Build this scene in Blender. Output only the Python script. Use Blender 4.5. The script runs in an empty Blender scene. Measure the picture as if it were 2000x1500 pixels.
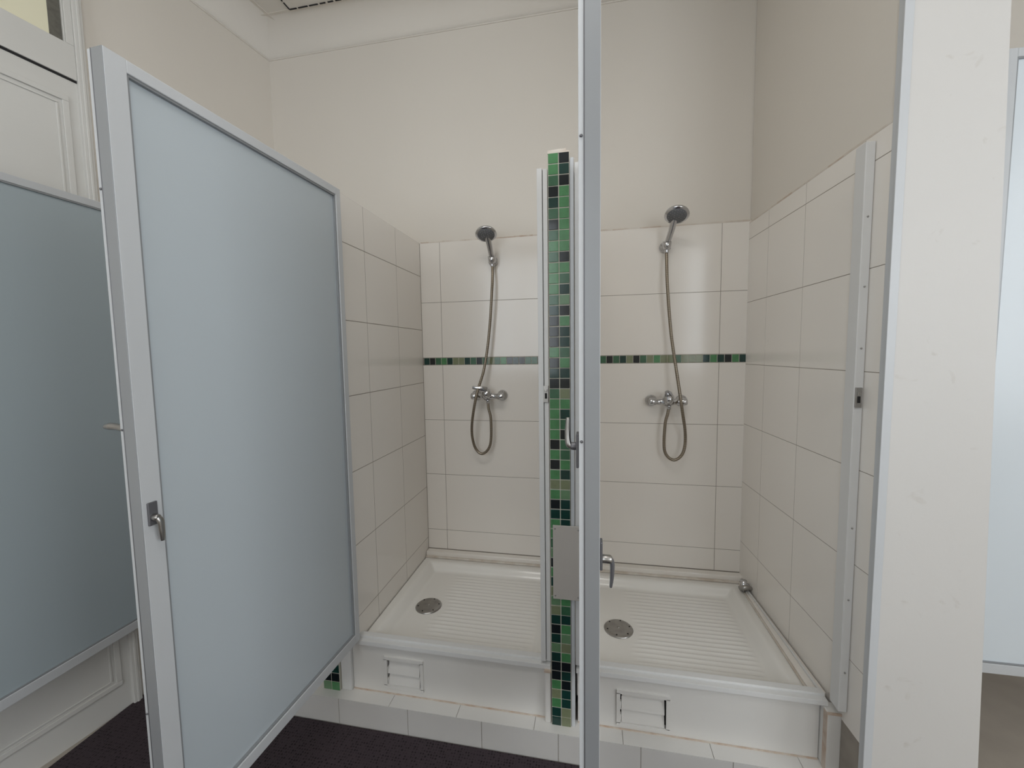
import bpy, math, random
from mathutils import Vector, Matrix
random.seed(7)
scene = bpy.context.scene
COL = scene.collection

# ------------------------------------------------------------------ materials
def lin(c):
    c = c/255.0
    return c/12.92 if c <= 0.04045 else ((c+0.055)/1.055)**2.4
def rgb(r, g, b): return (lin(r), lin(g), lin(b), 1)

def mat(name, col, rough=0.5, metal=0.0, var=0.0, vscale=3.0, bump=0.0, bscale=200.0, col2=None,
        stain=None, stain_scale=2.0, stain_lo=0.62, stain_hi=0.75, spec=0.5, emis=None, estr=0, coat=0.0):
    m = bpy.data.materials.new(name); m.use_nodes = True
    nt = m.node_tree; N = nt.nodes; L = nt.links
    p = N["Principled BSDF"]
    p.inputs["Base Color"].default_value = col
    p.inputs["Roughness"].default_value = rough
    p.inputs["Metallic"].default_value = metal
    p.inputs["Specular IOR Level"].default_value = spec
    p.inputs["Coat Weight"].default_value = coat
    tc = N.new("ShaderNodeTexCoord")
    out = None
    nz = N.new("ShaderNodeTexNoise"); nz.inputs["Scale"].default_value = vscale; nz.inputs["Detail"].default_value = 5
    L.new(tc.outputs["Object"], nz.inputs["Vector"])
    rp = N.new("ShaderNodeValToRGB")
    rp.color_ramp.elements[0].position = 0.3; rp.color_ramp.elements[1].position = 0.7
    c2 = col2 if col2 else tuple(min(1, x*(1-var)) for x in col[:3])+(1,)
    rp.color_ramp.elements[0].color = c2; rp.color_ramp.elements[1].color = col
    L.new(nz.outputs["Fac"], rp.inputs["Fac"])
    out = rp.outputs["Color"]
    if stain:
        n2 = N.new("ShaderNodeTexNoise"); n2.inputs["Scale"].default_value = stain_scale; n2.inputs["Detail"].default_value = 10
        n2.inputs["Distortion"].default_value = 0.6
        L.new(tc.outputs["Object"], n2.inputs["Vector"])
        mr = N.new("ShaderNodeMapRange"); mr.inputs["From Min"].default_value = stain_lo; mr.inputs["From Max"].default_value = stain_hi
        L.new(n2.outputs["Fac"], mr.inputs["Value"])
        mx = N.new("ShaderNodeMix"); mx.data_type = 'RGBA'
        L.new(mr.outputs["Result"], mx.inputs["Factor"])
        L.new(out, mx.inputs["A"]); mx.inputs["B"].default_value = stain
        out = mx.outputs["Result"]
    L.new(out, p.inputs["Base Color"])
    if bump > 0:
        n3 = N.new("ShaderNodeTexNoise"); n3.inputs["Scale"].default_value = bscale; n3.inputs["Detail"].default_value = 3
        L.new(tc.outputs["Object"], n3.inputs["Vector"])
        bp = N.new("ShaderNodeBump"); bp.inputs["Strength"].default_value = bump; bp.inputs["Distance"].default_value = 0.01
        L.new(n3.outputs["Fac"], bp.inputs["Height"]); L.new(bp.outputs["Normal"], p.inputs["Normal"])
    if emis:
        p.inputs["Emission Color"].default_value = emis; p.inputs["Emission Strength"].default_value = estr
    return m

M_plaster = mat("cream_plaster", rgb(222, 216, 207), 0.7, var=0.03, vscale=1.5, bump=0.08, bscale=20)
M_pier = mat("painted_plaster", rgb(207, 205, 202), 0.55, var=0.03, vscale=2, bump=0.05, bscale=40,
             stain=rgb(176, 168, 158), stain_scale=16, stain_lo=0.66, stain_hi=0.92)
M_ceil = mat("ceiling_paint", rgb(220, 215, 207), 0.8, var=0.03)
M_tile = mat("white_glazed_tile", rgb(237, 232, 225), 0.14, var=0.02, vscale=2.5, bump=0.015, bscale=6)
M_grout = mat("old_grout", rgb(160, 152, 142), 0.9, var=0.2, vscale=14)
M_wgrout = mat("cream_grout", rgb(200, 197, 184), 0.85, var=0.1, vscale=20)
M_caulk = mat("aged_caulk", rgb(220, 214, 205), 0.6, vscale=18, col2=rgb(200, 187, 173))
M_tray = mat("white_ceramic", rgb(238, 236, 231), 0.2, var=0.015, coat=0.2)
M_skirt = mat("white_plastic_skirt", rgb(220, 218, 214), 0.35, var=0.04, vscale=5)
M_step = mat("greyed_step_tile", rgb(208, 206, 203), 0.3, var=0.05, vscale=5)
M_alu = mat("coated_aluminium", rgb(198, 201, 204), 0.38, var=0.03, vscale=4)
M_aluw = mat("white_coated_aluminium", rgb(220, 220, 219), 0.4, var=0.03, vscale=4)
M_alug = mat("grey_aluminium_edge", rgb(150, 153, 156), 0.38, metal=0.2, var=0.05)
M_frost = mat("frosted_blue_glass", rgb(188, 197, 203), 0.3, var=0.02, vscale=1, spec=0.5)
M_frostl = mat("lit_frosted_glass", rgb(218, 226, 232), 0.3, var=0.02, vscale=1, spec=0.5)  # paler copy of the frosted glass, strong daylight put into its colour
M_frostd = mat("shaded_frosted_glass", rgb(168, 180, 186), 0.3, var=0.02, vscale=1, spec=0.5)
M_chrome = mat("chrome", rgb(205, 205, 207), 0.14, metal=1.0, var=0.1, vscale=20)
M_steel = mat("brushed_steel", rgb(175, 173, 170), 0.32, metal=1.0, var=0.25, vscale=25)
M_plate = mat("dull_steel_plate", rgb(200, 194, 187), 0.35, metal=0.15, var=0.06, vscale=6)
M_dark = mat("dark_grey_metal", rgb(110, 110, 114), 0.4, metal=0.5, var=0.1)
M_black = mat("black_gap", rgb(22, 22, 24), 0.7)
M_nozzle = mat("grey_rubber_face", rgb(112, 114, 118), 0.45, var=0.2, vscale=60)
M_wood = mat("painted_white_wood", rgb(214, 213, 209), 0.45, var=0.04, vscale=3, bump=0.06, bscale=25)
M_brown = mat("rusty_caulk", rgb(188, 164, 144), 0.8, col2=rgb(212, 203, 192), vscale=25)
M_floor = mat("worn_concrete_floor", rgb(172, 164, 154), 0.6, var=0.18, vscale=5, bump=0.05, bscale=40)
M_win = mat("window_pane", rgb(220, 230, 240), 0.2, emis=(0.8, 0.9, 1, 1), estr=2.0)
M_amber = mat("transom_glass_cream", rgb(214, 210, 184), 0.3, emis=(0.85, 0.82, 0.66, 1), estr=0.12)
M_greyglass = mat("transom_glass_grey", rgb(112, 110, 102), 0.4, var=0.3, vscale=60)
M_filld = mat("fill_diffuser", rgb(240, 238, 230), 0.4, emis=(1, 0.97, 0.92, 1), estr=1.0)  # glowing face of the added ceiling fill panel
MOS = [mat("mosaic_bright_green", rgb(78, 136, 88), 0.2, var=0.2, vscale=40, coat=0.2),
       mat("mosaic_mid_green", rgb(60, 104, 76), 0.2, var=0.2, vscale=40, coat=0.2),
       mat("mosaic_dark_green", rgb(20, 60, 54), 0.15, var=0.2, vscale=40, coat=0.2),
       mat("mosaic_black_green", rgb(18, 28, 32), 0.15, var=0.2, vscale=40, coat=0.2),
       mat("mosaic_olive", rgb(126, 134, 104), 0.2, var=0.12, vscale=40, coat=0.2),
       mat("mosaic_sage", rgb(104, 138, 104), 0.2, var=0.12, vscale=40, coat=0.2)]

# rubber mat with a fine honeycomb relief
M_mat = mat("dark_rubber_mat", rgb(40, 34, 38), 0.7, spec=0.25)
def _matnodes():
    nt = M_mat.node_tree; N = nt.nodes; L = nt.links; p = N["Principled BSDF"]
    tc = N.new("ShaderNodeTexCoord"); v = N.new("ShaderNodeTexVoronoi")
    v.inputs["Scale"].default_value = 95; v.inputs["Randomness"].default_value = 0.25
    L.new(tc.outputs["Object"], v.inputs["Vector"])
    r = N.new("ShaderNodeValToRGB"); r.color_ramp.elements[0].position = 0.25; r.color_ramp.elements[1].position = 0.5
    r.color_ramp.elements[0].color = rgb(12, 9, 11); r.color_ramp.elements[1].color = rgb(62, 53, 58)
    L.new(v.outputs["Distance"], r.inputs["Fac"]); L.new(r.outputs["Color"], p.inputs["Base Color"])
    b = N.new("ShaderNodeBump"); b.inputs["Strength"].default_value = 0.5; b.inputs["Distance"].default_value = 0.003
    L.new(v.outputs["Distance"], b.inputs["Height"]); L.new(b.outputs["Normal"], p.inputs["Normal"])
_matnodes()
# hose: spiral banding
M_hose = mat("spiral_metal_hose", rgb(140, 128, 112), 0.35, metal=0.8)
def _hosenodes():
    nt = M_hose.node_tree; N = nt.nodes; L = nt.links; p = N["Principled BSDF"]
    tc = N.new("ShaderNodeTexCoord"); w = N.new("ShaderNodeTexWave"); w.bands_direction = 'Z'
    w.inputs["Scale"].default_value = 60
    L.new(tc.outputs["Object"], w.inputs["Vector"])
    r = N.new("ShaderNodeValToRGB"); r.color_ramp.elements[0].color = rgb(92, 80, 66); r.color_ramp.elements[1].color = rgb(176, 166, 150)
    L.new(w.outputs["Fac"], r.inputs["Fac"]); L.new(r.outputs["Color"], p.inputs["Base Color"])
_hosenodes()

# ------------------------------------------------------------------ mesh helpers
class MB:
    def __init__(s): s.v = []; s.f = []; s.m = []; s.mats = []; s.smooth = []
    def mi(s, m):
        if m not in s.mats: s.mats.append(m)
        return s.mats.index(m)
    def box(s, x0, x1, y0, y1, z0, z1, m):
        k = len(s.v)
        s.v += [(x0,y0,z0),(x1,y0,z0),(x1,y1,z0),(x0,y1,z0),(x0,y0,z1),(x1,y0,z1),(x1,y1,z1),(x0,y1,z1)]
        for f in [(0,3,2,1),(4,5,6,7),(0,1,5,4),(1,2,6,5),(2,3,7,6),(3,0,4,7)]:
            s.f.append(tuple(k+i for i in f)); s.m.append(s.mi(m)); s.smooth.append(False)
        return s
    def prism(s, pts, z0, z1, m, top=None):
        n = len(pts); k = len(s.v)
        s.v += [(p[0],p[1],z0) for p in pts]+[(p[0],p[1],z1) for p in (top or pts)]
        fs = [tuple(k+i for i in reversed(range(n))), tuple(k+n+i for i in range(n))]
        fs += [(k+i, k+(i+1)%n, k+n+(i+1)%n, k+n+i) for i in range(n)]
        for f in fs: s.f.append(f); s.m.append(s.mi(m)); s.smooth.append(False)
        return s
    def lathe(s, prof, origin, axis, m, seg=28, up=None):
        ax = Vector(axis).normalized(); o = Vector(origin)
        t = Vector((0,0,1)) if abs(ax.z) < 0.9 else Vector((1,0,0))
        u = ax.cross(t).normalized(); w = ax.cross(u).normalized()
        k = len(s.v); n = len(prof)
        for r, d in prof:
            for i in range(seg):
                a = 2*math.pi*i/seg
                s.v.append(tuple(o+ax*d+(u*math.cos(a)+w*math.sin(a))*max(r,1e-5)))
        for j in range(n-1):
            for i in range(seg):
                a = k+j*seg+i; b = k+j*seg+(i+1)%seg
                s.f.append((a, b, b+seg, a+seg)); s.m.append(s.mi(m)); s.smooth.append(True)
        s.f.append(tuple(k+i for i in reversed(range(seg)))); s.m.append(s.mi(m)); s.smooth.append(False)
        s.f.append(tuple(k+(n-1)*seg+i for i in range(seg))); s.m.append(s.mi(m)); s.smooth.append(False)
        return s
    def tube(s, pts, rad, m, seg=12, sub=8, flat=1.0):
        P = [Vector(p) for p in pts]; n = len(P)
        R = rad if isinstance(rad, (list, tuple)) else [rad]*n
        path = []; rr = []
        for i in range(n-1):
            p0 = P[max(i-1,0)]; p1 = P[i]; p2 = P[i+1]; p3 = P[min(i+2,n-1)]
            for j in range(sub):
                t = j/sub
                path.append(0.5*((2*p1)+(-p0+p2)*t+(2*p0-5*p1+4*p2-p3)*t*t+(-p0+3*p1-3*p2+p3)*t**3))
                rr.append(R[i]*(1-t)+R[i+1]*t)
        path.append(P[-1]); rr.append(R[-1])
        k = len(s.v)
        d = (path[1]-path[0]).normalized()
        t = Vector((0,1,0)) if abs(d.y) < 0.9 else Vector((0,0,1))
        u = d.cross(t).normalized()
        for i, p in enumerate(path):
            d = (path[min(i+1,len(path)-1)]-path[max(i-1,0)]).normalized()
            u = (u-d*u.dot(d)).normalized(); w = d.cross(u)
            for q in range(seg):
                a = 2*math.pi*q/seg
                s.v.append(tuple(p+(u*math.cos(a)+w*math.sin(a)*flat)*rr[i]))
        for i in range(len(path)-1):
            for q in range(seg):
                a = k+i*seg+q; b = k+i*seg+(q+1)%seg
                s.f.append((a,b,b+seg,a+seg)); s.m.append(s.mi(m)); s.smooth.append(True)
        s.f.append(tuple(k+i for i in reversed(range(seg)))); s.m.append(s.mi(m)); s.smooth.append(False)
        s.f.append(tuple(k+(len(path)-1)*seg+i for i in range(seg))); s.m.append(s.mi(m)); s.smooth.append(False)
        return s
    def obj(s, name, parent=None, bevel=0.0, loc=None, rotz=0.0, segs=2, **kw):
        me = bpy.data.meshes.new(name); me.from_pydata(s.v, [], s.f); me.update()
        for m in s.mats: me.materials.append(m)
        for p, mi, sm in zip(me.polygons, s.m, s.smooth): p.material_index = mi; p.use_smooth = sm
        o = bpy.data.objects.new(name, me); COL.objects.link(o)
        if bevel > 0:
            b = o.modifiers.new("bevel", 'BEVEL'); b.width = bevel; b.segments = segs; b.limit_method = 'ANGLE'
        if loc: o.location = loc
        o.rotation_euler = (0, 0, rotz)
        if parent: o.parent = parent
        for k, v in kw.items(): o[k] = v
        return o

def thing(name, label, category, loc=(0,0,0), rotz=0.0, **kw):
    e = bpy.data.objects.new(name, None); COL.objects.link(e); e.empty_display_size = 0.05
    e.location = loc; e.rotation_euler = (0, 0, rotz)
    e["label"] = label; e["category"] = category
    for k, v in kw.items(): e[k] = v
    return e
ST = dict(kind="structure")

def tiles(mb, xs, zs, y0, y1, gap=0.0024, swap=False, m=None):
    g = gap/2
    for i in range(len(xs)-1):
        for j in range(len(zs)-1):
            a, b = xs[i]+g, xs[i+1]-g; c, d = zs[j]+g, zs[j+1]-g
            if swap: mb.box(y0, y1, a, b, c, d, m or M_tile)
            else: mb.box(a, b, y0, y1, c, d, m or M_tile)

# ------------------------------------------------------------------ key dimensions
YB = 2.2; CEIL = 3.36; COVE = 3.235
ZT = 2.125
LW_ROT = math.atan2(-0.9907, -0.1357)      # left wall runs towards the viewer, slightly splayed
RW_ROT = math.atan2(-0.99875, 0.04994)     # right stall wall

# ------------------------------------------------------------------ shell
MB().box(-2.7, 3.1, -1.9, 2.35, -0.1, 0.0, M_floor).obj("floor", label="worn beige grey concrete floor", category="floor", **ST)
MB().box(-2.7, 3.1, -1.9, 2.35, CEIL, CEIL+0.1, M_ceil).obj("ceiling", label="off-white painted plaster ceiling", category="ceiling", **ST)
wb = MB().box(-2.2, 3.1, YB+0.008, YB+0.12, 0, CEIL, M_plaster).obj("wall_back", label="cream plaster wall above white shower tiles", category="wall", **ST)
wl = MB().box(-0.2, 4.15, -0.12, 0.0, 0, CEIL, M_plaster).obj("wall_left", loc=(-1.845, YB, 0), rotz=LW_ROT, label="cream plaster side wall with old wooden door", category="wall", **ST)
# right stall wall with pier end (the pier face is tapered, narrower at the top, to imitate lens distortion)
wr = MB().prism([(0.774, YB+0.005), (0.8185, 1.31), (1.000, 1.31), (1.000, YB+0.005)], 0, CEIL, M_plaster).obj(
    "wall_right", label="full-height cream wall beside the shower", category="wall", **ST)
MB().prism([(0.8195, 1.29), (1.096, 1.29), (1.096, 1.3095), (0.8195, 1.3095)], 0, CEIL, M_pier,
           top=[(0.8195, 1.29), (1.006, 1.29), (1.006, 1.3095), (0.8195, 1.3095)]).obj("wall_pier", label="white painted pier face with faint scuff marks", category="wall", **ST)
# far side and front walls with window openings
MB().box(3.0, 3.1, -1.8, -1.5, 0, CEIL, M_plaster).box(3.0, 3.1, 0.0, YB, 0, CEIL, M_plaster).box(3.0, 3.1, -1.5, 0.0, 0, 1.0, M_plaster)\
    .box(3.0, 3.1, -1.5, 0.0, 2.9, CEIL, M_plaster).obj("wall_far_side", label="cream plaster wall with tall window", category="wall", **ST)
MB().box(-2.6, -1.7, -1.9, -1.8, 0, CEIL, M_plaster).box(-0.3, 1.3, -1.9, -1.8, 0, CEIL, M_plaster).box(2.5, 3.1, -1.9, -1.8, 0, CEIL, M_plaster)\
    .box(1.3, 2.5, -1.9, -1.8, 0, 1.2, M_plaster).box(1.3, 2.5, -1.9, -1.8, 3.0, CEIL, M_plaster)\
    .box(-1.7, -0.3, -1.9, -1.8, 0, 1.2, M_plaster).box(-1.7, -0.3, -1.9, -1.8, 3.0, CEIL, M_plaster)\
    .obj("wall_front", label="cream plaster wall with two tall windows opposite showers", category="wall", **ST)
def window(n, w, h, loc, rot):
    mb = MB()
    mb.box(0, w, -0.03, 0.03, 0, 0.06, M_wood).box(0, w, -0.03, 0.03, h-0.06, h, M_wood)
    mb.box(0, 0.06, -0.03, 0.03, 0.06, h-0.06, M_wood).box(w-0.06, w, -0.03, 0.03, 0.06, h-0.06, M_wood)
    mb.box(w/2-0.03, w/2+0.03, -0.03, 0.03, 0.06, h-0.06, M_wood)
    mb.box(0.06, w-0.06, -0.006, 0.0, 0.06, h-0.06, M_win)
    mb.obj(n, loc=loc, rotz=rot, label="tall white wooden window with bright daylight", category="window", **ST)
window("window_1", 1.2, 1.8, (1.3, -1.85, 1.2), 0)
window("window_2", 1.5, 1.9, (3.05, -1.5, 1.0), math.pi/2)
window("window_3", 1.4, 1.8, (-1.7, -1.85, 1.2), 0)

# coving
def cove(name, length, loc, rotz, sgn, **kw):
    prof = [(0, COVE-0.006), (0.004, COVE-0.006), (0.005, COVE)]
    R = CEIL-COVE
    for i in range(9):
        a = i/8*math.pi/2
        prof.append((0.006+R*(1-math.cos(a)), COVE+R*math.sin(a)))
    prof += [(0.15, CEIL-0.003), (0.15, CEIL), (0, CEIL)]
    mb = MB(); n = len(prof)
    for x in (0, length):
        mb.v += [(x, sgn*p[0], p[1]) for p in prof]
    for i in range(n):
        mb.f.append((i, (i+1)%n, n+(i+1)%n, n+i)); mb.m.append(mb.mi(M_plaster)); mb.smooth.append(3 <= i < 11)
    mb.f.append(tuple(range(n))); mb.m.append(0); mb.smooth.append(False)
    mb.f.append(tuple(range(2*n-1, n-1, -1))); mb.m.append(0); mb.smooth.append(False)
    return mb.obj(name, loc=loc, rotz=rotz, label="curved plaster coving below the ceiling", category="coving", **ST)
cove("trim_1", 2.64, (-1.87, YB+0.008, 0), 0, -1)
cove("trim_2", 4.0, (-1.845, YB, 0), LW_ROT, 1)

# ceiling hatch with dashed dark gap
h = thing("ceiling_hatch", "square painted access hatch with dark uneven gap around it", "hatch", (-1.575, 2.055, CEIL))
MB().box(0.0, 0.6, -0.6, 0.0, -0.006, 0.0, M_ceil).obj("hatch_panel", h)
mb = MB(); t = 0.0
while t < 0.56:
    l = random.uniform(0.03, 0.07)
    mb.box(t, min(t+l, 0.6), -0.003, 0.003, -0.009, -0.006, M_black); mb.box(-0.003, 0.003, -min(t+l, 0.6), -t, -0.009, -0.006, M_black)
    t += l+random.uniform(0.008, 0.02)
mb.obj("hatch_gap", h)
# unseen glowing ceiling panel, added to raise the overall light
h = thing("ceiling_fill_panel", "unseen flat white panel with glowing diffuser, added as fill light", "fill panel", (-0.3, 0.1, CEIL))
MB().box(-0.62, 0.62, -0.32, -0.29, -0.05, 0, M_aluw).box(-0.62, 0.62, 0.29, 0.32, -0.05, 0, M_aluw).box(-0.62, -0.59, -0.29, 0.29, -0.05, 0, M_aluw).box(0.59, 0.62, -0.29, 0.29, -0.05, 0, M_aluw).obj("fill_frame", h)
MB().box(-0.59, 0.59, -0.29, 0.29, -0.03, -0.02, M_filld).obj("diffuser", h)

# ------------------------------------------------------------------ back wall tiles
rows = [0.345, 0.354, 0.470, 0.803, 1.123, 1.439]
rows2 = [1.481, 1.792, ZT]
mb = MB()
for xs in ([-0.937, -0.8186, -0.22, -0.136], [-0.045, 0.045, 0.643, 0.774], [-1.83, -1.70, -1.10]):
    tiles(mb, xs, rows[1:], YB-0.006, YB+0.004)
    tiles(mb, xs, rows2, YB-0.006, YB+0.004)
mb.obj("tile_cladding", wb, bevel=0.0004)
MB().box(-1.845, 0.78, YB-0.0054, YB+0.008, 0.1, ZT-0.001, M_grout).obj("grout_bed", wb)
mb = MB()
for x0, x1 in ((-0.93, -0.136), (-0.045, 0.770)):
    mb.box(x0, x1, YB-0.0057, YB-0.004, 1.440, 1.480, M_wgrout)
    n = round((x1-x0)/0.034); w = (x1-x0)/n
    for i in range(n):
        x = x0+i*w
        mb.box(x+0.001, x+w-0.0015, YB-0.007, YB-0.001, 1.4412, 1.4788, random.choice([MOS[3], MOS[2], MOS[4], MOS[4], MOS[1], MOS[3], MOS[0]]))
mb.obj("mosaic_strip", wb, bevel=0.0006)
mb = MB(); x = -0.93   # slightly ragged caulk bead on top of the tiles
while x < 0.77:
    l = random.uniform(0.04, 0.13)
    mb.box(x, min(x+l, 0.774), YB-0.0062-random.uniform(0, 0.001), YB+0.009, ZT-0.003, ZT+random.uniform(0.002, 0.006), M_brown if random.random() < 0.35 else M_caulk); x += l
mb.obj("caulk_bead", wb)

# right stall wall tiles
LR = 0.905
mb = MB(); tiles(mb, [0.0, 0.2, 0.48, 0.78, LR], [0.30, 0.523, 0.833, 1.13, 1.43, 1.732, 2.035, 2.112], -0.009, 0.0)
mb.obj("tile_cladding", wr, bevel=0.0004, loc=(0.774, YB, 0), rotz=RW_ROT)
MB().box(0, LR, -0.0084, 0.003, 0.11, 2.111, M_grout).obj("grout_bed", wr, loc=(0.774, YB, 0), rotz=RW_ROT)
mb = MB(); x = 0.0
while x < LR-0.02:
    l = random.uniform(0.04, 0.12)
    mb.box(x, min(x+l, LR), -0.0095, 0.0, 2.110, 2.112+random.uniform(0.002, 0.006), M_brown if random.random() < 0.2 else M_caulk); x += l
mb.obj("caulk_bead", wr, loc=(0.774, YB, 0), rotz=RW_ROT)
# aluminium corner strip of the pier
MB().box(0.800, 0.822, 1.283, 1.2885, 0.0, CEIL-0.005, M_alu).box(0.806, 0.8115, 1.2885, 1.315, 0.0, CEIL-0.005, M_alu)\
    .obj("trim_3", bevel=0.001, label="light aluminium corner strip on the pier edge", category="corner strip", **ST)

# ------------------------------------------------------------------ partitions with mosaic ends
def mosaic_end(parent, x0, x1, yf, z0, z1, cols, seed):
    random.seed(seed)
    MB().box(x0, x1, yf+0.001, yf+0.03, z0, z1, M_wgrout).obj("mosaic_backing", parent)
    mb = MB(); pw = (x1-x0)/cols; ph = pw; n = int((z1-z0)/ph); ph = (z1-z0)/n
    for j in range(n):
        for i in range(cols):
            ch = random.choice([0, 0, 0, 5, 1, 1, 2, 2, 2, 3, 3, 3, 4, 4])
            a = x0+i*pw+0.0015; z = z0+j*ph+0.0015+random.uniform(-.0003,.0003)
            mb.box(a, a+pw-0.0030, yf-0.001, yf+0.004, z, z+ph-0.0030, MOS[ch])
    mb.obj("mosaic_tiles", parent, bevel=0.0009)

# left partition
pl = MB().box(-1.09, -0.945, 1.445, YB+0.004, 0, ZT-0.004, M_plaster).obj("wall_partition", label="low shower partition with white tiles and green mosaic end", category="partition wall", **ST)
MB().box(-0.945, -0.9376, 1.452, YB, 0.11, ZT-0.001, M_grout).obj("grout_bed", pl)
mb = MB(); tiles(mb, [1.45, 1.61, 1.90, YB-0.007], [0.30, 0.42, 0.724, 1.03, 1.339, 1.639, 1.94, ZT], -0.945, -0.937, gap=0.003, swap=True)
mb.obj("tile_cladding", pl, bevel=0.0004)
mosaic_end(pl, -1.09, -1.015, 1.415, 0.112, 2.15, 2, 3)
MB().box(-1.013, -0.967, 1.425, 1.445, 0.112, 2.12, M_aluw).obj("end_cover", pl, bevel=0.002)
# middle partition
pm = MB().box(-0.134, -0.05, 1.447, YB+0.004, 0, ZT-0.004, M_plaster).obj("wall_partition.001", label="thin shower partition ending in a green mosaic column", category="partition wall", **ST)
mosaic_end(pm, -0.136, -0.064, 1.413, 0.112, 2.168, 2, 11)
mb = MB(); random.seed(5)
for i in range(7):
    a = -0.137+i*0.0104
    mb.box(a, a+0.0104, 1.412, 1.445, 2.166, 2.171+random.uniform(0, 0.008), M_caulk)
mb.obj("ragged_grout", pm)
MB().box(-0.063, -0.050, 1.418, 1.445, 0.112, 2.15, M_alu).obj("end_cover", pm, bevel=0.001)

# ------------------------------------------------------------------ tiled step / ledge
mb = MB(); mb.box(-1.93, 0.816, 1.382, 1.53, 0, 0.110, M_grout)
st = mb.obj("trim_4", label="low white tiled step running under the shower trays", category="step", **ST)
mb = MB()
xs = [-1.93, -1.60, -1.30, -1.00, -0.70, -0.40, -0.11, 0.18, 0.48, 0.78, 0.814]
tiles(mb, xs, [0.0, 0.1105], 1.380, 1.386, gap=0.0022, m=M_step)
xs2 = [-1.93, -1.45, -1.12, -0.78, -0.50, -0.20, 0.12, 0.42, 0.70, 0.814]
for i in range(len(xs2)-1): mb.box(xs2[i]+.0008, xs2[i+1]-.0008, 1.380, 1.45, 0.1107, 0.112, M_skirt)
mb.obj("step_tiles", st, bevel=0.0006)

# ------------------------------------------------------------------ trays
def smooth(a, b, x):
    t = max(0, min(1, (x-a)/(b-a))); return t*t*(3-2*t)
def tray(name, x0, x1, y0, y1, dx, dy, label):
    T = thing(name, label, "shower tray", (x0, y0, 0))
    W = x1-x0; D = y1-y0; nx = 90; ny = 250
    mb = MB(); mi = mb.mi(M_tray)
    for j in range(ny+1):
        for i in range(nx+1):
            x = W*i/nx; y = D*j/ny
            d = min(x, W-x, y, D-y)
            z = 0.318-0.040*smooth(0.035, 0.085, d)-0.002*smooth(0.0, 0.4, d)
            fx = smooth(0.085, 0.12, x)*smooth(0.085, 0.12, W-x)
            if 0.10 < y < D-0.09 and fx > 0:
                r = math.hypot(x-dx, y-dy)
                ph = (y-0.10)/0.0265
                z += 0.0034*max(0, math.sin(2*math.pi*ph)+0.3)/1.3*fx*smooth(0.085, 0.115, r)*smooth(dx+0.03, dx+0.10, x)
            mb.v.append((x, y, z))
    for j in range(ny):
        for i in range(nx):
            a = j*(nx+1)+i
            mb.f.append((a, a+1, a+nx+2, a+nx+1)); mb.m.append(mi); mb.smooth.append(True)
    mb.box(0.0, W, 0.0, 0.012, 0.20, 0.3165, M_tray).box(0, W, D-0.012, D, 0.20, 0.3165, M_tray)
    mb.box(0, 0.012, 0.012, D-0.012, 0.20, 0.3165, M_tray).box(W-0.012, W, 0.012, D-0.012, 0.20, 0.3165, M_tray)
    mb.box(0.005, W-0.005, 0.005, D-0.005, 0.114, 0.20, M_tray)
    mb.obj("tray_basin", T)
    dr = MB(); dr.lathe([(0.0, -0.004), (0.062, -0.004), (0.063, 0.002), (0.058, 0.006), (0.045, 0.0075), (0.0, 0.0085)], (dx, dy, 0.277), (0, 0, 1), M_steel, 40)
    for k in range(6):
        a = k*math.pi/3+0.3; cx, cy = dx+0.05*math.cos(a), dy+0.05*math.sin(a)
        dr.lathe([(0.0, 0.0), (0.0035, 0.0), (0.0035, 0.0078), (0.0, 0.0079)], (cx, cy, 0.277), (0, 0, 1), M_black, 10)
    dr.lathe([(0.0, 0.0), (0.006, 0.0), (0.006, 0.0095), (0.0, 0.010)], (dx, dy, 0.277), (0, 0, 1), M_steel, 16)
    dr.obj("drain_cover", T, label="round steel drain cover")
    return T
tray("shower_tray", -0.933, -0.139, 1.462, 2.150, 0.166, 0.31, "white ceramic shower tray with ribbed floor beside tiled partition")
tray("shower_tray.001", -0.045, 0.745, 1.462, 2.150, 0.174, 0.295, "white ceramic shower tray with ribbed floor beside corner valve")

# ledges around trays
for x0, x1 in ((-0.935, -0.138), (-0.046, 0.772)):
    mb = MB(); mb.box(x0, x1, 2.152, 2.193, 0.114, 0.352, M_tile); mb.box(x0, x1, 2.140, 2.153, 0.319, 0.330, M_caulk)
    mb.obj("trim_5" if x0 < -0.5 else "trim_6", bevel=0.003, label="narrow white tiled ledge behind the shower tray", category="ledge", **ST)
mb = MB()
mb.prism([(0.747, 1.47), (0.795, 1.47), (0.764, 2.150), (0.747, 2.150)], 0.114, 0.330, M_tile)
mb.prism([(0.740, 1.47), (0.747, 1.47), (0.747, 2.13), (0.740, 2.13)], 0.319, 0.326, M_caulk)
mb.prism([(0.772, 1.47), (0.780, 1.47), (0.760, 2.10), (0.755, 2.10)], 0.330, 0.338, M_aluw)
mb.obj("trim_7", bevel=0.002, label="narrow white ledge between tray and wall", category="ledge", **ST)

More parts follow.
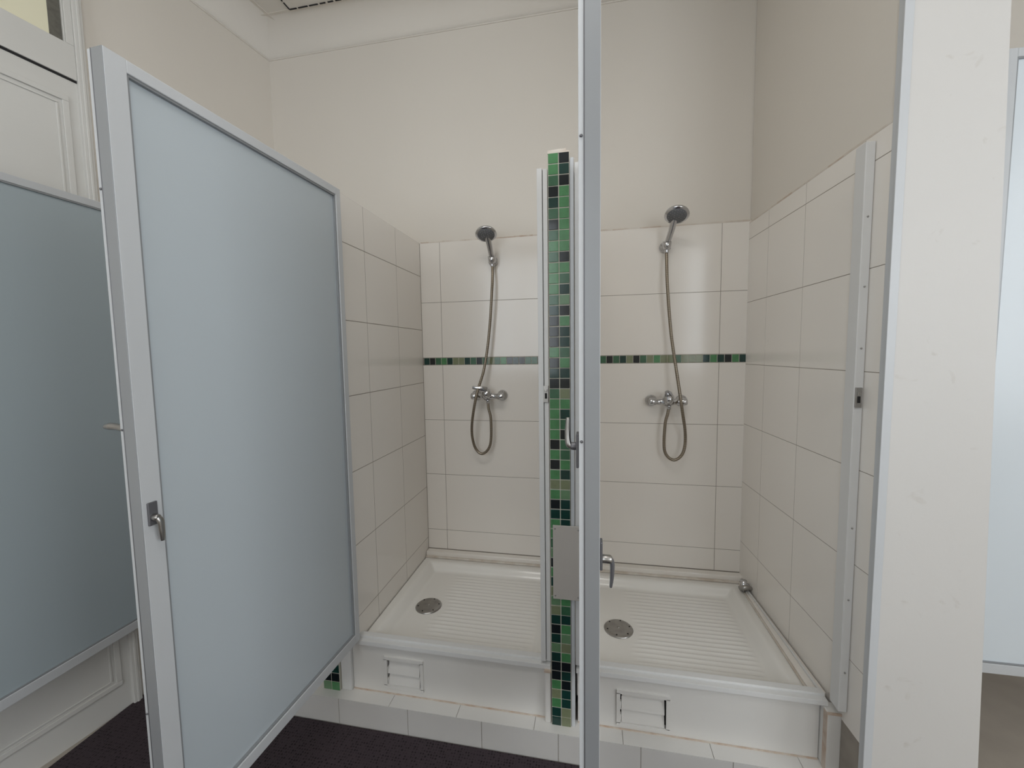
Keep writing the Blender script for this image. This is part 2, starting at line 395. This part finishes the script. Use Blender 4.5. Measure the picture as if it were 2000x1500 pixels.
# ------------------------------------------------------------------ risers with vents
def riser(name, x0, x1, vx, vz, vw, vh, label):
    T = thing(name, label, "tray skirt", (0, 1.44, 0.112))
    a, b = vx-vw/2, vx+vw/2; z0, z1 = vz-vh/2-0.112, vz+vh/2-0.112; H = 0.314-0.112
    m = M_skirt
    mb = MB(); mb.box(x0, a, 0, 0.016, 0, H, m).box(b, x1, 0, 0.016, 0, H, m).box(a, b, 0, 0.016, 0, z0, m).box(a, b, 0, 0.016, z1, H, m)
    mb.obj("skirt_panel", T)
    MB().box(x0, x1, -0.004, 0.0, -0.001, 0.004, M_brown).obj("caulk_bead", T)
    v = MB(); e = 0.011
    v.box(a-e, b+e, -0.006, 0.0, z1-0.002, z1+e, m).box(a-e, b+e, -0.006, 0.0, z0-e, z0+0.002, m)
    v.box(a-e, a+0.002, -0.006, 0.0, z0, z1, m).box(b-0.002, b+e, -0.006, 0.0, z0, z1, m)
    v.box(a, b, 0.0145, 0.0155, z0, z1, M_black)
    s = 0.007
    n = 2; zt = z1-0.018; ph = (zt-z0)/n
    v.box(a+s+0.002, b-0.008, 0.003, 0.012, zt+0.001, z1, m)                      # top fixed strip
    for k in range(n):
        q = z0+k*ph
        kk = len(v.v)
        v.v += [(a+s, -0.002, q+0.003), (b-s, -0.002, q+0.003), (b-s, 0.007, q+ph), (a+s, 0.007, q+ph),
                (a+s, 0.002, q), (b-s, 0.002, q), (b-s, 0.011, q+ph-0.003), (a+s, 0.011, q+ph-0.003)]
        for ff in [(0,1,2,3),(7,6,5,4),(4,5,1,0),(3,2,6,7),(1,5,6,2),(0,3,7,4)]:
            v.f.append(tuple(kk+i for i in ff)); v.m.append(v.mi(m)); v.smooth.append(False)
        v.box(a+0.002, a+s-0.001, 0.001, 0.012, q, q+ph*0.6, m)
    v.obj("vent_grille", T, label="white louvred vent with dark slots")
    return T
riser("tray_skirt", -0.965, -0.145, -0.739, 0.206, 0.148, 0.112, "white skirt panel with small louvred vent under the tray")
riser("tray_skirt.001", -0.040, 0.762, 0.193, 0.197, 0.164, 0.116, "white skirt panel with small louvred vent beside stained end block")
e = thing("end_block", "small white plastered block with stained caulk edges on the step", "end block", (0.79, 1.42, 0.112))
MB().box(-0.026, 0.018, -0.020, 0.030, 0, 0.205, M_skirt).obj("block", e, bevel=0.005)
MB().box(-0.027, -0.0255, -0.0212, 0.0, 0.0, 0.205, M_brown).obj("stained_edge", e)
MB().box(-0.026, 0.018, -0.0225, -0.018, 0.200, 0.207, M_brown).obj("stained_edge", e)
e = thing("end_block", "narrow white rounded block with aged caulk beside mosaic column", "end block", (-0.152, 1.43, 0.112))
MB().box(-0.010, 0.013, -0.012, 0.010, 0, 0.205, M_skirt).obj("block", e, bevel=0.004)
MB().box(-0.012, 0.014, -0.014, 0.010, 0.200, 0.208, M_brown).obj("stained_edge", e)

# ------------------------------------------------------------------ door frames (jambs + sill)
def strike(T, x, y, z):
    mb = MB(); mb.box(x-0.009, x+0.009, y-0.004, y, z-0.030, z+0.030, M_steel).box(x-0.004, x+0.004, y-0.0055, y-0.0035, z-0.016, z+0.004, M_black)
    mb.box(x-0.005, x+0.005, y-0.009, y-0.003, z+0.008, z+0.018, M_steel)
    mb.obj("strike_plate", T, bevel=0.002, label="small steel strike plate")
T = thing("shower_door_frame", "white aluminium door frame with sill beside mosaic column", "door frame", (0, 0, 0))
MB().box(-0.176, -0.158, 1.428, 1.462, 0.347, 2.129, M_aluw).box(-0.156, -0.140, 1.434, 1.462, 0.347, 2.129, M_aluw).box(-0.158, -0.156, 1.44, 1.46, 0.347, 2.127, M_alug).obj("jamb", T, bevel=0.0015)
MB().box(-0.964, -0.945, 1.432, 1.448, 0.347, 2.12, M_aluw).obj("jamb", T, bevel=0.0015)
MB().box(-0.963, -0.140, 1.425, 1.470, 0.3185, 0.336, M_aluw).box(-0.963, -0.140, 1.446, 1.470, 0.336, 0.345, M_aluw).obj("sill", T, bevel=0.0008)
strike(T, -0.150, 1.4335, 1.353)
T = thing("shower_door_frame.001", "white aluminium door frame with sill against tiled wall", "door frame", (0, 0, 0))
MB().box(-0.048, -0.020, 1.428, 1.462, 0.347, 2.138, M_aluw).obj("jamb", T, bevel=0.0015)
MB().box(0.780, 0.8045, 1.375, 1.422, 0.347, 2.09, M_aluw).obj("jamb", T, bevel=0.002)
MB().box(-0.046, 0.779, 1.425, 1.470, 0.3185, 0.336, M_aluw).box(-0.046, 0.779, 1.446, 1.470, 0.336, 0.345, M_aluw).obj("sill", T, bevel=0.0008)
strike(T, 0.791, 1.3745, 1.353)
for z in (0.48, 0.72, 0.95, 1.50, 1.68, 1.88):
    MB().lathe([(0, 0), (0.003, 0), (0.0025, 0.0015), (0, 0.002)], (0.793, 1.3745, z), (0, -1, 0), M_steel, 10).obj("screw", T)

# ------------------------------------------------------------------ shower doors
def shower_door(name, loc, rotz, W, H, th, label, far=0.026, near=0.040, hang=None, zc=0.81, zl=1.0, proj=0.016, glass=None):
    T = thing(name, label, "shower door", loc, rotz, group="frosted shower doors")
    y = th/2
    for x0, x1 in ((0, far), (W-near, W)):
        mb = MB(); mb.box(x0, x1, -y, y, 0, H, M_alu)
        if x1 == W:
            mb.box(W, W+0.0012, -y*0.45, y*0.96, 0.0, H, M_alug).box(W+0.0008, W+0.0018, -y*0.52, -y*0.42, 0.0, H, M_dark)
            for z in (0.35, 1.0, 1.5): mb.lathe([(0, 0), (0.003, 0), (0.002, 0.002), (0, 0.002)], (W+0.0003, -y*0.74, z), (1, 0, 0), M_dark, 8)
        mb.obj("stile", T, bevel=0.002)
    MB().box(far, W-near, -y, y, H-0.027, H, M_alu).obj("rail", T, bevel=0.002)
    MB().box(far, W-near, -y, y, 0, 0.036, M_alu).obj("rail", T, bevel=0.002)
    mb = MB(); b = 0.005; t = H-0.027
    for s in (-1, 1):
        ya, yb = sorted((s*y*0.35, s*y*0.85))
        mb.box(far, far+b, ya, yb, 0.036, t, M_alug).box(W-near-b, W-near, ya, yb, 0.036, t, M_alug)
        mb.box(far+b, W-near-b, ya, yb, t-b, t, M_alug).box(far+b, W-near-b, ya, yb, 0.036, 0.036+b, M_alug)
    mb.obj("glazing_bead", T)
    MB().box(far+0.001, W-near-0.001, -0.003, y*0.45, 0.037, t-0.001, glass or M_frost).obj("frosted_panel", T)
    if hang:
        x = W-0.018
        mb = MB(); mb.box(x-0.010, x+0.010, y, y+0.005, zc-0.024, zc+0.028, M_dark)
        mb.lathe([(0.0075, 0), (0.0075, proj*0.8), (0.0055, proj), (0, proj)], (x, y+0.003, zc-0.006), (0, 1, 0), M_steel, 18)
        hd = mb.obj("handle", T, bevel=0.002, label="grey metal turn handle")
        mb = MB(); mb.tube([(x+0.002, y+proj*0.85, zc-0.002), (x-0.003, y+proj*1.15, zc-0.014), (x-0.005, y+proj*1.15, zc-0.040), (x-0.006, y+proj*1.05, zc-0.060)], [0.006, 0.007, 0.006, 0.004], M_steel if hang != "up" else M_dark, 12, 6, 0.6)
        mb.obj("lever", hd)
        zc = zl
        mb = MB(); mb.box(x-0.012, x+0.014, -y-0.005, -y, zc-0.036, zc+0.024, M_dark)
        mb.lathe([(0.007, 0), (0.007, 0.010), (0.005, 0.013), (0, 0.013)], (x, -y-0.003, zc), (0, -1, 0), M_dark, 16)
        hd = mb.obj("handle", T, bevel=0.002, label="grey metal turn handle")
        if hang == "up":
            mb = MB(); mb.tube([(x, -y-0.010, zc), (x, -y-0.018, zc+0.003), (x-0.002, -y-0.020, zc+0.024), (x-0.002, -y-0.019, zc+0.050)], [0.005, 0.0055, 0.005, 0.0035], M_steel, 12, 6)
        else:
            mb = MB(); mb.tube([(x+0.004, -y-0.008, zc), (x+0.004, -y-0.030, zc+0.003), (x+0.004, -y-0.050, zc+0.004), (x+0.004, -y-0.066, zc+0.003)], [0.008, 0.007, 0.008, 0.005], M_steel, 12, 6)
        mb.obj("lever", hd)
    for z in (0.18, H-0.2):
        mb = MB(); mb.lathe([(0.008, 0), (0.008, 0.07)], (-0.006, 0, z), (0, 0, 1), M_alu, 14)
        mb.box(-0.006, 0.002, -0.004, 0.004, z, z+0.07, M_alu)
        mb.obj("hinge", T)
    return T
shower_door("shower_door", (-0.936, 1.420, 0.348), math.radians(-92.4), 0.735, 1.772, 0.042, "open frosted blue shower door with white aluminium frame", hang="side")
shower_door("shower_door.001", (0.001, 1.415, 0.348), math.radians(-90), 0.725, 1.775, 0.0355, "open frosted shower door edge-on beside mosaic column", hang="up", zc=0.793, zl=0.988, proj=0.019)
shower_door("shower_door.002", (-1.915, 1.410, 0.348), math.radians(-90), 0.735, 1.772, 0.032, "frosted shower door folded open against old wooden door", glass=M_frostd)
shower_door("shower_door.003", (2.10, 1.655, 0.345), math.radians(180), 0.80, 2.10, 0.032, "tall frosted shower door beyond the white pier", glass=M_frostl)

# ------------------------------------------------------------------ steel plate on the column
p = thing("metal_plate", "dull rectangular steel plate fixed over mosaic column", "metal plate", (-0.127, 1.409, 0.61))
MB().box(0, 0.10, -0.003, 0, 0, 0.275, M_plate).obj("plate", p, bevel=0.001)
for x in (0.008, 0.09):
    for z in (0.012, 0.262): MB().lathe([(0, 0), (0.003, 0), (0.002, 0.0015), (0, 0.0015)], (x, -0.003, z), (0, -1, 0), M_steel, 10).obj("screw", p)

# ------------------------------------------------------------------ mixers
def mixer(name, x, z, side, label):
    T = thing(name, label, "shower mixer tap", (x, YB-0.006, z))
    for s in (-1, 1):
        MB().lathe([(0.030, 0), (0.030, 0.004), (0.024, 0.014), (0.013, 0.019), (0.012, 0.050), (0.0, 0.050)], (s*0.074, 0, 0), (0, -1, 0), M_chrome, 28).obj("escutcheon", T)
    mb = MB()
    mb.lathe([(0.0, -0.090), (0.016, -0.090), (0.018, -0.086), (0.018, -0.060), (0.0145, -0.056), (0.0145, -0.03), (0.018, -0.024), (0.018, 0.024), (0.0145, 0.03), (0.0145, 0.056), (0.018, 0.060), (0.018, 0.086), (0.016, 0.090), (0, 0.090)],
             (0, -0.056, 0), (1, 0, 0), M_chrome, 28)
    mb.lathe([(0.0, 0), (0.026, 0.002), (0.027, 0.03), (0.025, 0.05), (0.016, 0.058), (0, 0.060)], (0, -0.045, -0.006), (0, -0.75, 0.66), M_chrome, 28)
    mb.lathe([(0.010, 0), (0.010, 0.028), (0, 0.028)], (0.004, -0.058, -0.010), (0, 0, -1), M_chrome, 18)
    mb.obj("mixer_body", T)
    mb = MB()
    if side < 0:
        mb.tube([(0.004, -0.088, 0.036), (-0.02, -0.100, 0.044), (-0.045, -0.105, 0.048), (-0.068, -0.106, 0.052)], [0.018, 0.015, 0.011, 0.008], M_chrome, 14, 6, 0.5)
    else:
        mb.tube([(0, -0.078, 0.030), (-0.006, -0.098, 0.046), (-0.014, -0.120, 0.054), (-0.022, -0.140, 0.060)], [0.020, 0.017, 0.013, 0.009], M_chrome, 14, 6, 0.5)
    mb.obj("lever", T)
mixer("shower_mixer", -0.546, 1.268, -1, "chrome shower mixer on white tiles with lever turned sideways")
mixer("shower_mixer.001", 0.392, 1.245, 1, "chrome shower mixer on white tiles with lever pointing forward")

# ------------------------------------------------------------------ hand showers
def hand_shower(name, br, head, ndir, hose, label):
    bx, bz = br
    T = thing(name, label, "hand shower", (0, 0, 0))
    mb = MB(); O = Vector((bx, YB-0.006, bz))
    mb.lathe([(0.026, 0), (0.026, 0.006), (0.018, 0.014), (0.010, 0.018), (0.010, 0.032), (0, 0.032)], O, (0, -1, 0), M_chrome, 28)
    mb.lathe([(0.0, -0.018), (0.019, -0.018), (0.022, 0.018), (0.0, 0.018)], O+Vector((0.004, -0.046, 0.0)), (0, -0.35, 0.94), M_chrome, 24)
    mb.obj("wall_bracket", T, label="round chrome wall bracket")
    hc = Vector(head); n = Vector(ndir).normalized()
    bp = Vector((bx+0.004, YB-0.052, bz))
    mb = MB()
    mb.lathe([(0.0, -0.018), (0.020, -0.016), (0.040, -0.006), (0.053, 0.004), (0.055, 0.012), (0.051, 0.016), (0.0, 0.016)], hc, n, M_chrome, 40)
    mb.obj("shower_head", T)
    mb = MB(); mb.lathe([(0.0, 0.016), (0.044, 0.016), (0.043, 0.0185), (0, 0.0185)], hc, n, M_nozzle, 36)
    t = n.cross(Vector((1, 0, 0))).normalized(); u = n.cross(t)
    for R, k in ((0.012, 6), (0.024, 12), (0.036, 18)):
        for i in range(k):
            a = 2*math.pi*i/k; c0 = hc+(t*math.cos(a)+u*math.sin(a))*R
            mb.lathe([(0.0022, 0.018), (0.0015, 0.021), (0, 0.021)], c0, n, M_steel, 6)
    mb.obj("spray_face", T, label="dark grey nozzle face")
    d = (hc-bp)
    start = bp+Vector((0, 0.008, -0.035))
    mb = MB(); mb.tube([start, bp+Vector((0, 0.0, 0.0)), bp+d*0.45+Vector((0.002, -0.008, 0.012)), bp+d*0.8+Vector((0, 0.0, 0.012)), hc-n*0.008],
                       [0.0105, 0.013, 0.0150, 0.017, 0.018], M_chrome, 18, 8)
    mb.obj("handle", T)
    pts = [tuple(start+Vector((0, 0, 0.004)))]+[(x, y, z) for x, y, z in hose]
    MB().tube(pts, 0.0075, M_hose, 12, 10).obj("hose", T, label="spiral metal hose")
    return T
Y = 2.135
hoseL = [(-0.507, Y, 1.857), (-0.528, Y, 1.612), (-0.556, 2.12, 1.419), (-0.592, 2.085, 1.278), (-0.626, 2.10, 1.107), (-0.624, Y, 0.991), (-0.581, Y, 0.947), (-0.5335, Y, 1.00), (-0.527, Y, 1.137), (-0.540, Y, 1.205), (-0.542, 2.137, 1.245)]
hoseR = [(0.381, Y, 1.817), (0.401, Y, 1.59), (0.423, 2.11, 1.412), (0.446, 2.085, 1.231), (0.4767, Y, 1.076), (0.466, Y, 0.984), (0.422, Y, 0.948), (0.379, Y, 0.994), (0.379, Y, 1.126), (0.391, Y, 1.185), (0.396, 2.137, 1.222)]
hand_shower("hand_shower", (-0.512, 2.000), (-0.515, 2.055, 2.116), (0.10, -0.42, -0.90), hoseL, "chrome hand shower with round head and dangling looped hose")
hand_shower("hand_shower.001", (0.374, 2.020), (0.402, 2.045, 2.138), (-0.10, -0.46, -0.88), hoseR, "chrome hand shower tilted forward with long looped hose")

# ------------------------------------------------------------------ corner valve
v = thing("angle_valve", "small steel angle valve at the corner of the tray", "valve", (0.742, 2.085, 0.345))
mb = MB(); mb.lathe([(0.014, 0), (0.016, 0.012), (0.010, 0.02), (0.009, 0.045), (0.0, 0.045)], (0.024, 0.0, 0.0), (-0.6, -0.5, -0.1), M_chrome, 18)
mb.lathe([(0, -0.024), (0.015, -0.024), (0.015, 0.030), (0, 0.030)], (0.0, -0.016, 0.004), (0, 0, 1), M_chrome, 16)
mb.obj("valve_body", v)
mb = MB(); mb.tube([(-0.026, -0.034, 0.004), (0.000, -0.044, 0.014), (0.028, -0.034, 0.006)], [0.009, 0.012, 0.009], M_steel, 10, 5); mb.obj("knob", v)

# ------------------------------------------------------------------ old wooden door in left wall
D = MB()
s0 = 0.865
D.box(s0+0.030, 1.95, 0.001, 0.016, 0.0, 2.565, M_wood)
d1 = D.obj("door_1", loc=(-1.845, YB, 0), rotz=LW_ROT, label="tall old white panelled wooden door with transom window", category="door", **ST)
mb = MB(); mb.box(s0, s0+0.030, 0.001, 0.030, 0, CEIL-0.13, M_wood).box(s0+0.010, s0+0.020, 0.030, 0.035, 0, CEIL-0.13, M_wood)
mb.box(1.95, 1.995, 0.001, 0.030, 0, CEIL-0.13, M_wood)
mb.obj("door_casing", d1, bevel=0.004)
def mould(mb, a, b, z0, z1, w, y0, y1):
    mb.box(a, b, y0, y1, z1-w, z1, M_wood).box(a, b, y0, y1, z0, z0+w, M_wood).box(a, a+w, y0, y1, z0+w, z1-w, M_wood).box(b-w, b, y0, y1, z0+w, z1-w, M_wood)
mb = MB()
for z0, z1 in ((1.35, 2.50), (0.12, 0.62), (0.72, 1.25)):
    mould(mb, s0+0.060, 1.87, z0, z1, 0.020, 0.016, 0.023); mould(mb, s0+0.090, 1.835, z0+0.030, z1-0.030, 0.008, 0.016, 0.020)
mb.obj("door_moulding", d1, bevel=0.005)
mb = MB(); mb.box(s0+0.030, 1.95, 0.001, 0.024, 2.573, 2.700, M_wood).box(s0+0.030, s0+0.052, 0.001, 0.024, 2.700, 3.14, M_wood).box(s0+0.030, 1.95, 0.001, 0.024, 3.14, 3.22, M_wood)
mb.box(s0+0.052, s0+0.056, 0.008, 0.018, 2.70, 3.14, M_wood)
mb.obj("transom_frame", d1, bevel=0.003)
MB().box(s0+0.092, 1.95, 0.002, 0.008, 2.700, 3.14, M_amber).box(s0+0.056, s0+0.092, 0.002, 0.009, 2.700, 3.14, M_greyglass).obj("transom_glass", d1)
MB().box(s0+0.030, 1.95, 0.001, 0.019, 2.565, 2.573, M_black).obj("door_gap", d1)

# ------------------------------------------------------------------ rubber mat
MB().box(-1.95, 0.70, -1.2, 1.374, 0.0, 0.008, M_mat).obj("rubber_mat", bevel=0.002, label="dark rubber anti-slip mat on floor before the step", category="floor mat")

# ------------------------------------------------------------------ light
def area(name, loc, rot, sx, sy, e, col):
    l = bpy.data.lights.new(name, 'AREA'); l.shape = 'RECTANGLE'; l.size = sx; l.size_y = sy; l.energy = e; l.color = col
    o = bpy.data.objects.new(name, l); COL.objects.link(o); o.location = loc; o.rotation_euler = rot
area("window_daylight", (1.9, -1.78, 2.1), (math.radians(90), 0, 0), 1.1, 1.7, 8.8, (1.0, 0.985, 0.96))
area("left_window_daylight", (-1.0, -1.78, 2.1), (math.radians(90), 0, 0), 1.3, 1.7, 9.0, (1.0, 0.985, 0.96))
area("side_window_daylight", (2.98, -0.75, 1.95), (math.radians(90), 0, math.radians(90)), 1.4, 1.8, 24, (1.0, 0.99, 0.98))
area("ceiling_fill_light", (-0.3, 0.1, CEIL-0.045), (0, 0, 0), 1.16, 0.56, 12, (1.0, 0.97, 0.93))  # fill light added under the ceiling to lift the whole room
w = bpy.data.worlds.new("World"); scene.world = w; w.use_nodes = True
w.node_tree.nodes["Background"].inputs["Color"].default_value = (0.75, 0.85, 1, 1)
w.node_tree.nodes["Background"].inputs["Strength"].default_value = 0.6

# ------------------------------------------------------------------ camera
cd = bpy.data.cameras.new("Camera"); cam = bpy.data.objects.new("Camera", cd); COL.objects.link(cam)
cd.sensor_width = 36; cd.lens = 36*790/2000; cd.clip_start = 0.01
fw = Vector((-0.1866, 0.9795, -0.07566)).normalized(); rt = Vector((0.9824, 0.1860, -0.01437))
rt = (rt-fw*rt.dot(fw)).normalized(); up = rt.cross(fw)
M = Matrix(((rt.x, up.x, -fw.x, 0), (rt.y, up.y, -fw.y, 0), (rt.z, up.z, -fw.z, 1.5), (0, 0, 0, 1)))
cam.matrix_world = M
scene.camera = cam
scene.view_settings.view_transform = 'Standard'
